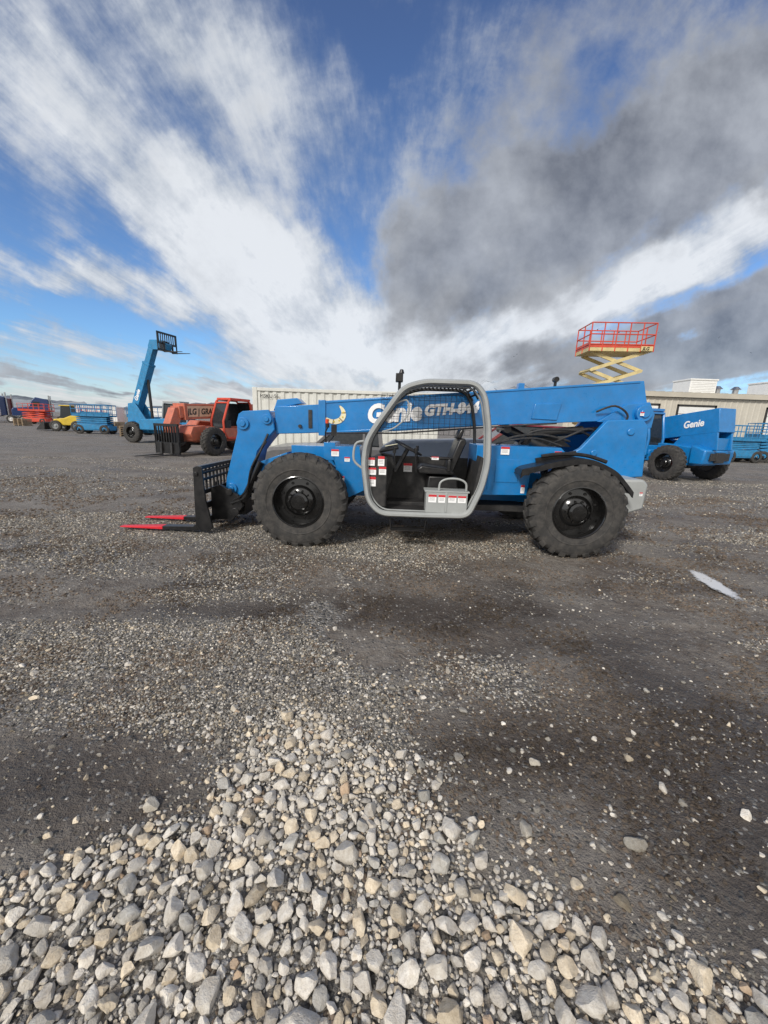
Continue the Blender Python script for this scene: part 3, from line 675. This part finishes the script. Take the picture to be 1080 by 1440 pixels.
# ------------------------------------------------------------------ scissor lifts
def scissor(loc,ang,base,arm,rail,zdeck,Ln,Wd,levels,label_,sign=None,group=None,H_=.9,rr=.022):
    E=empty('scissor_lift',(loc[0],loc[1],0),ang,None,label_,'scissor lift',group)
    hl,hw=Ln/2,Wd/2
    q=B(); q.box(-hl,hl,-hw,hw,.28,.62); q.box(-hl*.8,hl*.8,-hw-.02,hw+.02,.35,.75); q.build('base',base,E,.03)
    for x in (-hl*.72,hl*.72):
        wheel(E,x,-hw-.05,.36,False,.6); wheel(E,x,hw+.05,.36,True,.6)
    q=B(); z0=.78; dz=(zdeck-z0)/levels; s=hl*.85
    for k in range(levels):
        a=z0+dz*k; c=a+dz
        for y in (-hw*.75,hw*.75):
            q.beam((-s,y,a),(s,y,c),.05,.10); q.beam((-s,y+.06,c),(s,y+.06,a),.05,.10)
        for x in (-s,s): q.cyl((x,-hw*.8,c),(x,hw*.8,c),.035,n=8)
        q.cyl((0,-hw*.8,(a+c)/2),(0,hw*.8,(a+c)/2),.04,n=8)
    q.build('scissor_arms',arm,E)
    q=B(); q.box(-hl*1.05,hl*1.05,-hw,hw,zdeck,zdeck+.12); q.build('platform',arm,E,.01)
    q=B(); X0,X1=-hl*1.05,hl*1.05; zt=zdeck+H_
    for y in (-hw,hw):
        for z in (zdeck+.2,zdeck+H_*.6,zt): q.tube([(X0,y,z),(X1,y,z)],rr)
        for x in np.linspace(X0,X1,6): q.tube([(x,y,zdeck),(x,y,zt)],rr)
    for x in (X0,X1):
        for z in (zdeck+.2,zdeck+H_*.6,zt): q.tube([(x,-hw,z),(x,hw,z)],rr)
        q.tube([(x,0,zdeck),(x,0,zt)],rr)
    q.box(X0,X0+.02,-hw,hw,zdeck+.12,zdeck+.27); q.box(X0,X1,-hw,-hw+.02,zdeck+.1,zdeck+.2)
    q.build('guard_rail',rail,E)
    if sign:
        q=B(); q.box(hl*.62,hl*1.0,-hw-.05,-hw-.03,zdeck+.02,zdeck+.15); q.build('name_plate',YEL,E)
        text('brand_lettering',sign,.13,E,(hl*.67,-hw-.053,zdeck+.04),(rad(90),0,0),DARK,.15,.004)
    return E
scissor((7.2,13.3),rad(-4),ORED,YEL,ORED,4.02,1.82,1.05,6,'raised scissor lift with orange rails and cream yellow arms','JLG',None,.82,.018)
GB='stowed blue scissor lifts in the yard'
LB='blue stowed scissor lift on gravel beside orange telehandler'
scissor((-23.2,31.2),rad(8),BLUE2,BLUE2,BLUE2,1.35,2.5,1.2,4,LB,None,GB)
scissor((-21.5,35),rad(-10),BLUE2,BLUE2,BLUE2,1.35,2.5,1.2,4,LB,None,GB)
scissor((-29.5,40),rad(20),BLUE2,BLUE2,BLUE2,1.5,2.3,1.1,4,LB,None,GB)
scissor((21.6,24.2),rad(5),BLUE2,BLUE2,BLUE2,1.3,2.4,1.2,4,'blue stowed scissor lift in front of metal building',None,GB)
scissor((24.6,24.8),rad(-12),BLUE2,BLUE2,BLUE2,1.5,2.6,1.3,4,'blue stowed scissor lift in front of metal building',None,GB)
scissor((-44.5,50),rad(5),ORED,ORED,ORED,1.6,3.0,1.6,3,'red stowed scissor lift near parked trucks')
scissor((-37.5,50),rad(15),ORED,ORED,ORED,1.3,2.6,1.4,3,'red stowed scissor lift near parked trucks')

# ------------------------------------------------------------------ container
def container(loc,ang,Ln,mat,label_,H=2.6):
    E=empty('shipping_container',(*loc,0),ang,None,label_,'container')
    q=B(); W=2.44
    def corr(n,L_): 
        pts=[];s=L_/n
        for i in range(n):
            x=i*s; pts+= [(x,0),(x+s*.35,0),(x+s*.5,.035),(x+s*.85,.035)]
        pts.append((L_,0)); return pts
    for y,sg in ((.04,1),(W-.04,-1)):
        pp_=corr(22,Ln-.3)
        for (a,d),(a2,d2) in zip(pp_[:-1],pp_[1:]):
            q.poly([(.15+a,y+sg*d,.16),(.15+a2,y+sg*d2,.16),(.15+a2,y+sg*d2,H-.1),(.15+a,y+sg*d,H-.1)])
    pp_=corr(9,W-.3)
    for (a,d),(a2,d2) in zip(pp_[:-1],pp_[1:]): q.poly([(Ln-.05-d,.15+a,.16),(Ln-.05-d2,.15+a2,.16),(Ln-.05-d2,.15+a2,H-.1),(Ln-.05-d,.15+a,H-.1)])
    q.box(.06,Ln-.06,.06,W-.06,H-.06,H-.04); q.box(.06,Ln-.06,.06,W-.06,.14,.18)
    q.build('container_wall',mat,E,sharp=20)
    q=B()
    for x in (0,Ln-.15):
        for y in (0,W-.15): q.box(x,x+.15,y,y+.15,0,H)
    for z0,z1 in ((.02,.16),(H-.11,H-.01)):
        for y in (.01,W-.11): q.box(.15,Ln-.15,y,y+.1,z0,z1)
        for x in (.01,Ln-.11): q.box(x,x+.1,.15,W-.15,z0,z1)
    q.build('container_frame',mat,E,.01)
    q=B(); q.box(.03,.07,.15,W/2-.01,.16,H-.12); q.box(.03,.07,W/2+.01,W-.15,.16,H-.12)
    for y in (.45,.95,1.5,2.0): q.cyl((.0,y,.15),(.0,y,H-.12),.018,n=8); q.box(-.02,.02,y-.03,y+.12,1.1,1.16)
    q.build('container_door',mat,E)
    return E
C1=container((-4.4,12.95),rad(-2),6.06,CONT,'cream corrugated shipping container behind the telehandler')
text('container_marking','MSKU 55',.16,C1,(.25,-.004,2.28),(rad(90),0,0),DARK)
# ------------------------------------------------------------------ cars
def car(loc,ang,paint,label_,pickup=False,Ln=4.6):
    E=empty('parked_car' if not pickup else 'pickup_truck',(*loc,0),ang,None,label_,'car' if not pickup else 'pickup truck')
    h=Ln/2; q=B()
    low=[(-h,.4),(-h,.95),(-h+.1,1.05),(h*.35,1.08),(h*.8,1.0),(h-.05,.88),(h,.6),(h-.05,.38)]
    def ring(y,k): return [(x*(1-.02*k),y,z-.03*k*(z>.8)) for x,z in low]
    rs=[ring(-.93,2),ring(-.88,0),ring(.88,0),ring(.93,2)]
    for a,c in zip(rs[:-1],rs[1:]): q.loft(a,c,0,False)
    q.poly(rs[0]);q.poly(rs[-1])
    q.build('body',paint,E,.03)
    if pickup: gh=[(-h*.15,1.06),(-h*.12,1.75),(h*.12,1.78),(h*.42,1.06)]
    else: gh=[(-h*.85,1.05),(-h*.62,1.62),(h*.05,1.66),(h*.42,1.07)]
    q=B(); q.loft([(x,-.84+.14*(z>1.2),z) for x,z in gh],[(x,.84-.14*(z>1.2),z) for x,z in gh]); q.build('windows',GLASS,E,.04)
    q=B(); t=[p for p in gh if p[1]>1.2]; q.loft([(t[0][0]-.03,-.72,t[0][1]),(t[1][0]+.03,-.72,t[1][1]),(t[1][0]+.03,.72,t[1][1]),(t[0][0]-.03,.72,t[0][1])],[(t[0][0],-.66,t[0][1]+.04),(t[1][0],-.66,t[1][1]+.04),(t[1][0],.66,t[1][1]+.04),(t[0][0],.66,t[0][1]+.04)])
    for s_ in (-1,1):
        q.beam((gh[0][0],s_*.845,gh[0][1]),(gh[1][0],s_*.705,gh[1][1]),.05,.09); q.beam((gh[3][0],s_*.845,gh[3][1]),(gh[2][0],s_*.705,gh[2][1]),.05,.07)
        mx=(gh[1][0]+gh[2][0])/2; q.beam((mx,s_*.85,1.06),(mx,s_*.71,gh[1][1]),.04,.06)
    q.build('roof',paint,E,.01)
    if pickup:
        q=B(); q.box(-h+.1,-h*.2,-.8,.8,1.04,1.055); q.build('truck_bed',DARK,E)
    for x in (-h*.62,h*.64):
        wheel(E,x,-.93,.36,False,.6,RIG); wheel(E,x,.93,.36,True,.6,RIG)
    for y in (-.7,.7):
        q=B(); q.box(h-.07,h-.0,y-.15,y+.15,.68,.82); q.build('headlight',DEC,E,.02)
        q=B(); q.box(-h-.01,-h+.04,y-.12,y+.12,.75,.95); q.build('tail_light',DECR,E,.01)
    return E
car((-.55,9.6),rad(183),CARG,'dark grey dusty pickup truck parked behind blue telehandler',True,5.2)
car((3.2,10.2),rad(176),CARR,'dark red parked car behind blue telehandler',False,4.3)
# ------------------------------------------------------------------ trucks / far yard
def semi(loc,ang,paint,label_):
    E=empty('semi_truck',(*loc,0),ang,None,label_,'truck','semi trucks parked at the yard edge')
    q=B(); q.prism([(.2,1.0),(.2,3.3),(1.6,3.6),(2.1,3.1),(2.5,2.2),(4.2,2.0),(4.4,1.7),(4.4,.8),(.2,.8)],-1.15,1.15); q.build('body',paint,E,.08)
    q=B(); q.prism([(2.12,3.0),(2.18,3.0),(2.52,2.25),(2.46,2.25)],-1.0,1.0); q.box(1.2,1.95,-1.17,1.17,2.3,2.95); q.build('windows',GLASS,E)
    q=B(); q.box(-3.2,4.2,-.45,.45,.7,.95); q.box(4.38,4.5,-1.1,1.1,.5,.85); q.cyl((.1,-.95,.9),(.1,-.95,3.9),.09); q.cyl((.1,.95,.9),(.1,.95,3.9),.09); q.build('frame',CHROME,E)
    for x in (3.4,-1.0,-2.3): wheel(E,x,-1.2,.5,False,.82,RIW); wheel(E,x,1.2,.5,True,.82,RIW)
    return E
semi((-50.5,52),rad(200),NAVY,'dark blue semi truck at the edge of the yard'); semi((-55.5,58),rad(195),CARR,'dark red semi truck at the edge of the yard')
semi((-51,60),rad(215),NAVY,'dark blue semi truck at the edge of the yard')
container((-46.5,58),rad(10),6.06,WHITE,'white shipping container at the far yard edge')
container((-40,62),rad(4),6.06,ORED,'red shipping container at the far yard edge')
container((-34,56),rad(-6),6.06,WHITE,'white shipping container at the far yard edge')
def loader(loc,ang):
    E=empty('wheel_loader',(*loc,0),ang,None,'small yellow wheel loader parked on gravel','loader')
    q=B(); q.prism([(-1.4,.5),(-1.4,1.2),(-.5,1.35),(.1,1.1),(.9,1.0),(.9,.5)],-.5,.5); q.build('body',YELLOW,E,.06)
    q=B(); q.prism([(-.5,1.3),(-.4,2.1),(.25,2.1),(.4,1.1),(-.3,1.1)],-.42,.42); q.build('cab_window',GLASS,E,.03)
    q=B(); q.box(-.5,.35,-.48,.48,2.1,2.18); q.build('roof',YELLOW,E,.02)
    q=B(); q.beam((.5,-.3,1.0),(1.5,-.3,.45),.08,.14); q.beam((.5,.3,1.0),(1.5,.3,.45),.08,.14); q.prism([(1.5,.1),(1.45,.7),(1.6,.75),(2.1,.15),(2.1,.08)],-.75,.75); q.build('bucket',DARK,E)
    for x in (-.9,.7): wheel(E,x,-.7,.45,False,.74,RIG); wheel(E,x,.7,.45,True,.74,RIG)
loader((-27.6,34),rad(190))
def pallet(loc,ang,n,label_='stack of weathered wooden pallets on gravel'):
    E=B()
    for k in range(n):
        z=k*.15
        for i in range(6): E.box(-.6+i*.22,-.5+i*.22,-.5,.5,z+.11,z+.135)
        for y in (-.5,-.05,.4): E.box(-.6,.6,y,y+.1,z+.01,z+.11)
    o=E.build('pallet_stack',WOOD,None,0,(loc[0],loc[1],0),(0,0,ang)); tag(o,label_,'pallets','pallet stacks in the yard')
for i,(x,y,n) in enumerate(((-36,44,6),(-38.5,46,4),(-33.5,43,7),(-31,45,5),(-40,43,5),(-19.5,29.5,5))): pallet((x,y),i*.4,n)
# ------------------------------------------------------------------ building
BD=empty('warehouse',(12,27,0),0,None,'long low tan metal warehouse with white roll-up doors','building')
Lb=60;D=22;Hb=3.95
q=B(); n=int(Lb/.4)
pts=[]
for i in range(n):
    x=i*.4; pts+=[(x,0),(x+.25,0),(x+.29,-.03),(x+.36,-.03)]
pts.append((Lb,0))
for (a,d),(a2,d2) in zip(pts[:-1],pts[1:]): q.poly([(a,d,0),(a2,d2,0),(a2,d2,Hb),(a,d,Hb)])
q.box(0,Lb,.05,D,0,Hb-.02); q.build('wall',WALL,BD,sharp=20)
q=B(); q.prismx([(-.25,Hb+.02),(-.25,Hb+.32),(D/2,Hb+1.1),(D+.25,Hb+.32),(D+.25,Hb+.02)],-.2,Lb+.2)
for i in range(int(Lb/.6)): 
    x=.3+i*.6; q.loft([(x,-.25,Hb+.32),(x+.05,-.25,Hb+.32),(x+.05,-.25,Hb+.36),(x,-.25,Hb+.36)],[(x,D/2,Hb+1.1),(x+.05,D/2,Hb+1.1),(x+.05,D/2,Hb+1.14),(x,D/2,Hb+1.14)])
q.build('roof',ROOF,BD)
for x0 in (3.8,7.6,13.6,19.6,25.6,33):
    q=B()
    for k in range(7): q.box(x0,x0+2.4,-.09,-.045,.04+k*.48,.49+k*.48)
    q.build('roll_up_door',WHITE,BD,.008)
    q=B(); q.box(x0-.12,x0,-.1,-.04,0,3.5); q.box(x0+2.4,x0+2.52,-.1,-.04,0,3.5); q.box(x0-.12,x0+2.52,-.1,-.04,3.4,3.52); q.build('door_frame',DARK,BD)
for x0,s in ((9.2,1.5),(14.8,1.5),(21,1.5),(28,1.4)):
    q=B(); q.box(x0,x0+s*1.25,1.5,3.2,Hb+.4,Hb+1.35); q.box(x0-.05,x0+s*1.25+.05,1.45,3.25,Hb+1.35,Hb+1.45)
    for k in range(6): q.box(x0+.1,x0+s*1.25-.1,1.48,1.5,Hb+.62+k*.11,Hb+.67+k*.11)
    q.build('roof_air_unit',WHITE,BD,.02)
for x0 in (11.6,12.9,17.5,24):
    q=B(); q.cyl((x0,2,Hb+.4),(x0,2,Hb+.85),.18); q.cyl((x0,2,Hb+.85),(x0,2,Hb+1.05),.32,.12); q.build('roof_vent',CHROME,BD)
# ------------------------------------------------------------------ mountains
def mountain(name,x0,x1,y0,hf,seed,alpha):
    nx,ny=260,50; xs=np.linspace(x0,x1,nx); ts=np.linspace(0,1,ny); X,T=np.meshgrid(xs,ts)
    Yv=y0+T*1500; env=hf(X/3500.)*3500
    rid=1-np.abs(fbm(X/420,T*3+X*0,5,seed)-.5)*2.4
    Z=env*np.sin(np.clip(T,0,1)*math.pi*.5)*(.55+.6*rid)+fbm(X/90,T*12,4,seed+3)*70*T-6
    me=bpy.data.meshes.new(name); V=np.stack([X,Yv,Z],-1).reshape(-1,3); idx=np.arange(nx*ny).reshape(ny,nx)
    F=np.stack([idx[:-1,:-1],idx[:-1,1:],idx[1:,1:],idx[1:,:-1]],-1).reshape(-1,4)
    me.from_pydata(V.tolist(),[],F.tolist()); me.polygons.foreach_set('use_smooth',[True]*len(F))
    m=bpy.data.materials.new(name+'_hazed_rock_and_snow'); m.use_nodes=True; nt=m.node_tree; p=nt.nodes['Principled BSDF']; p.inputs['Roughness'].default_value=1; p.inputs['Specular IOR Level'].default_value=0
    pos=nn(nt,'ShaderNodeNewGeometry').outputs['Position']; s=nn(nt,'ShaderNodeSeparateXYZ'); nt.links.new(pos,s.inputs[0])
    n1=noise(nt,pos,.012,8,.7); n2=noise(nt,pos,.0022,6,.6)
    c=mixc(nt,math_(nt,'MULTIPLY',rng_(nt,n1,.5,.62),rng_(nt,s.outputs[2],60,350)),(.17,.19,.225),(.34,.36,.40)); nt.links.new(c,p.inputs['Base Color'])  # distance haze put into the pale rock and snow tones
    fz=math_(nt,'ADD',s.outputs[2],math_(nt,'MULTIPLY',math_(nt,'SUBTRACT',n2,.5),700))
    al=rng_(nt,fz,alpha[0],alpha[1],.7,0,True); nt.links.new(al,p.inputs['Alpha'])
    me.materials.append(m); o=bpy.data.objects.new(name,me); COL.objects.link(o); o['kind']='structure'
mountain('mountains',-600,6500,3000,lambda a:.28*np.clip((a+.1)*2.2,0,1)*(1-.1*np.clip(a,0,1)),5,(60,460))
mountain('hills',-6500,400,3200,lambda a:.022+.012*np.sin(a*9)+0*a,15,(900,1500))

# ------------------------------------------------------------------ world
w=bpy.data.worlds.new('World'); scene.world=w; w.use_nodes=True; nt=w.node_tree; bg=nt.nodes['Background']
try: w.cycles.sampling_method='MANUAL'; w.cycles.sample_map_resolution=512
except Exception: pass
sky=nn(nt,'ShaderNodeTexSky',sky_type='NISHITA'); sky.sun_disc=False; sky.sun_elevation=rad(36); sky.sun_rotation=rad(212); sky.air_density=1.0; sky.dust_density=.6; sky.ozone_density=2.0
g=nn(nt,'ShaderNodeTexCoord').outputs['Generated']; s=nn(nt,'ShaderNodeSeparateXYZ'); nt.links.new(g,s.inputs[0]); x,y,z=s.outputs
ay=math_(nt,'MAXIMUM',math_(nt,'ABSOLUTE',y),.2); a=math_(nt,'DIVIDE',x,ay); e=math_(nt,'DIVIDE',z,ay)
zz=math_(nt,'ADD',math_(nt,'MAXIMUM',z,0),.09); px=math_(nt,'DIVIDE',x,zz); py=math_(nt,'DIVIDE',y,zz)
def comb(a_,b_,c_=0.):
    n=nn(nt,'ShaderNodeCombineXYZ'); setin(nt,n.inputs[0],a_);setin(nt,n.inputs[1],b_);setin(nt,n.inputs[2],c_); return n.outputs[0]
def vm(op,a_,b_):
    n=nn(nt,'ShaderNodeVectorMath',operation=op); setin(nt,n.inputs[0],a_); setin(nt,n.inputs[1],b_); return n.outputs[0]
P=comb(px,math_(nt,'MULTIPLY',py,.25)); AE=comb(a,e)
w1=vm('MULTIPLY',vm('SUBTRACT',noise(nt,P,.9,4,.6,1),(.5,.5,.5)),(.36,.28,0))
w2=vm('MULTIPLY',vm('SUBTRACT',noise(nt,AE,4.0,5,.6,1),(.5,.5,.5)),(.26,.22,0))
W_=vm('ADD',vm('ADD',AE,w1),w2)
def blobs(L_):
    acc=None
    for (ba,be,ra,re,ro,wt) in L_:
        mp=nn(nt,'ShaderNodeMapping',vector_type='TEXTURE'); nt.links.new(W_,mp.inputs['Vector'])
        mp.inputs['Location'].default_value=(ba,be,0); mp.inputs['Rotation'].default_value=(0,0,rad(ro)); mp.inputs['Scale'].default_value=(ra*1.5,re*1.5,1)
        gr=nn(nt,'ShaderNodeTexGradient',gradient_type='SPHERICAL'); nt.links.new(mp.outputs[0],gr.inputs[0])
        v=math_(nt,'MULTIPLY',gr.outputs['Fac'],wt); acc=v if acc is None else math_(nt,'ADD',acc,v)
    return acc
white=blobs([(-.65,.73,.42,.16,-15,.65),(-.72,.55,.36,.14,-25,.6),(-.35,.40,.20,.10,-38,1.2),(-.48,.48,.24,.07,-40,.5),(-.82,.33,.28,.045,-8,.7),(-.5,.29,.26,.05,-10,1.0),(-.2,.27,.22,.10,-30,1.2),(-.08,.17,.3,.07,0,1.2),(-.2,.60,.14,.22,10,.5),(.28,.26,.3,.12,15,1.5),(.6,.35,.3,.08,22,1.4),(.80,.50,.22,.09,35,1.3),(.15,.10,.5,.07,0,1.4),(-.6,.035,.6,.03,0,1.0),(-.45,.82,.3,.1,-20,.5),(-.9,.2,.2,.03,0,.6),(.1,.66,.25,.14,70,.4),(-.02,.40,.10,.14,0,.6),(-.65,.16,.3,.03,0,.5)])
dark=blobs([(.10,.33,.14,.14,0,1.25),(.22,.47,.26,.17,25,1.3),(.52,.56,.34,.14,38,1.3),(.72,.72,.30,.15,35,1.2),(.85,.62,.2,.1,30,.9),(.82,.22,.42,.085,12,1.4),(.5,.15,.35,.055,5,1.1),(.95,.32,.2,.08,20,.9),(.3,.76,.24,.08,25,.7),(-.95,.09,.14,.025,0,1.0),(-.70,.085,.14,.022,0,1.1),(-.35,.06,.2,.018,0,.6)])
fs=noise(nt,P,1.9,9,.66); fd=noise(nt,AE,5.5,7,.62)
P2=comb(math_(nt,'MULTIPLY',px,2.2),math_(nt,'MULTIPLY',py,.42)); fs2=noise(nt,P2,2.0,7,.66)
wd=math_(nt,'ADD',white,math_(nt,'ADD',math_(nt,'MULTIPLY',math_(nt,'SUBTRACT',fs,.5),2.5),math_(nt,'ADD',math_(nt,'MULTIPLY',math_(nt,'SUBTRACT',fd,.5),1.2),math_(nt,'MULTIPLY',math_(nt,'SUBTRACT',fs2,.5),.8))))
wf=rng_(nt,wd,-.02,1.1,0,1,True)
dd=math_(nt,'ADD',dark,math_(nt,'ADD',math_(nt,'MULTIPLY',math_(nt,'SUBTRACT',fd,.5),1.9),math_(nt,'MULTIPLY',math_(nt,'SUBTRACT',fs,.5),1.4)))
df=rng_(nt,dd,.0,1.0,0,1,True)
tint=mixc(nt,rng_(nt,e,.05,.85,0,1),(.92,1.33,1.72),(.88,.98,1.25))
blue=mixc(nt,1,sky.outputs[0],tint,'MULTIPLY')
shade=rng_(nt,math_(nt,'ADD',math_(nt,'MULTIPLY',fd,1.0),math_(nt,'ADD',math_(nt,'MULTIPLY',wd,.40),math_(nt,'MULTIPLY',math_(nt,'SUBTRACT',fs2,.5),.7))),.45,1.12)
wc=mixc(nt,shade,(3.0,3.6,4.5),(8.2,8.5,8.9))
hz=math_(nt,'POWER',rng_(nt,e,0,.17,1,0),1.6)
c=mixc(nt,math_(nt,'MULTIPLY',wf,.95),blue,wc)
c=mixc(nt,math_(nt,'MULTIPLY',hz,.75),c,(7.8,7.7,7.4))
n3=noise(nt,AE,6,6,.62); n4=noise(nt,AE,2.4,4,.6)
dc=mixc(nt,rng_(nt,math_(nt,'ADD',math_(nt,'MULTIPLY',n3,.6),math_(nt,'MULTIPLY',n4,.6)),.46,.72),(1.85,2.0,2.35),(4.3,4.55,5.0))
dc=mixc(nt,rng_(nt,dd,.2,1.1,.55,0),dc,(5.0,5.4,6.1))
c=mixc(nt,math_(nt,'MULTIPLY',df,.93),c,dc)
c=mixc(nt,rng_(nt,y,.15,-.35,0,.85,True),c,mixc(nt,rng_(nt,fs,.3,.7),(7.5,7.3,7.0),(11.5,11,10.2)))  # unseen sky behind the camera whitened to brighten surfaces facing it
c=mixc(nt,rng_(nt,z,-.02,0,1,0),c,(1.6,1.45,1.3))
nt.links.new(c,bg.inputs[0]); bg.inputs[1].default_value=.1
sd=bpy.data.lights.new('sun','SUN'); sd.energy=2.8; sd.angle=rad(10); sd.color=(1,.96,.9)
so=bpy.data.objects.new('sun',sd); COL.objects.link(so)
az=rad(212); el=rad(36); d=Vector((math.sin(az)*math.cos(el),math.cos(az)*math.cos(el),math.sin(el)))
so.rotation_euler=d.to_track_quat('Z','Y').to_euler()
# ------------------------------------------------------------------ camera
cd=bpy.data.cameras.new('camera'); cd.sensor_fit='VERTICAL'; cd.sensor_height=36; cd.lens=13.5; cd.clip_start=.05; cd.clip_end=20000
co_=bpy.data.objects.new('camera',cd); COL.objects.link(co_)
co_.matrix_world=Matrix.Translation((0,0,1.6))@Matrix.Rotation(rad(77),4,'X')@Matrix.Rotation(rad(2),4,'Z')
scene.camera=co_
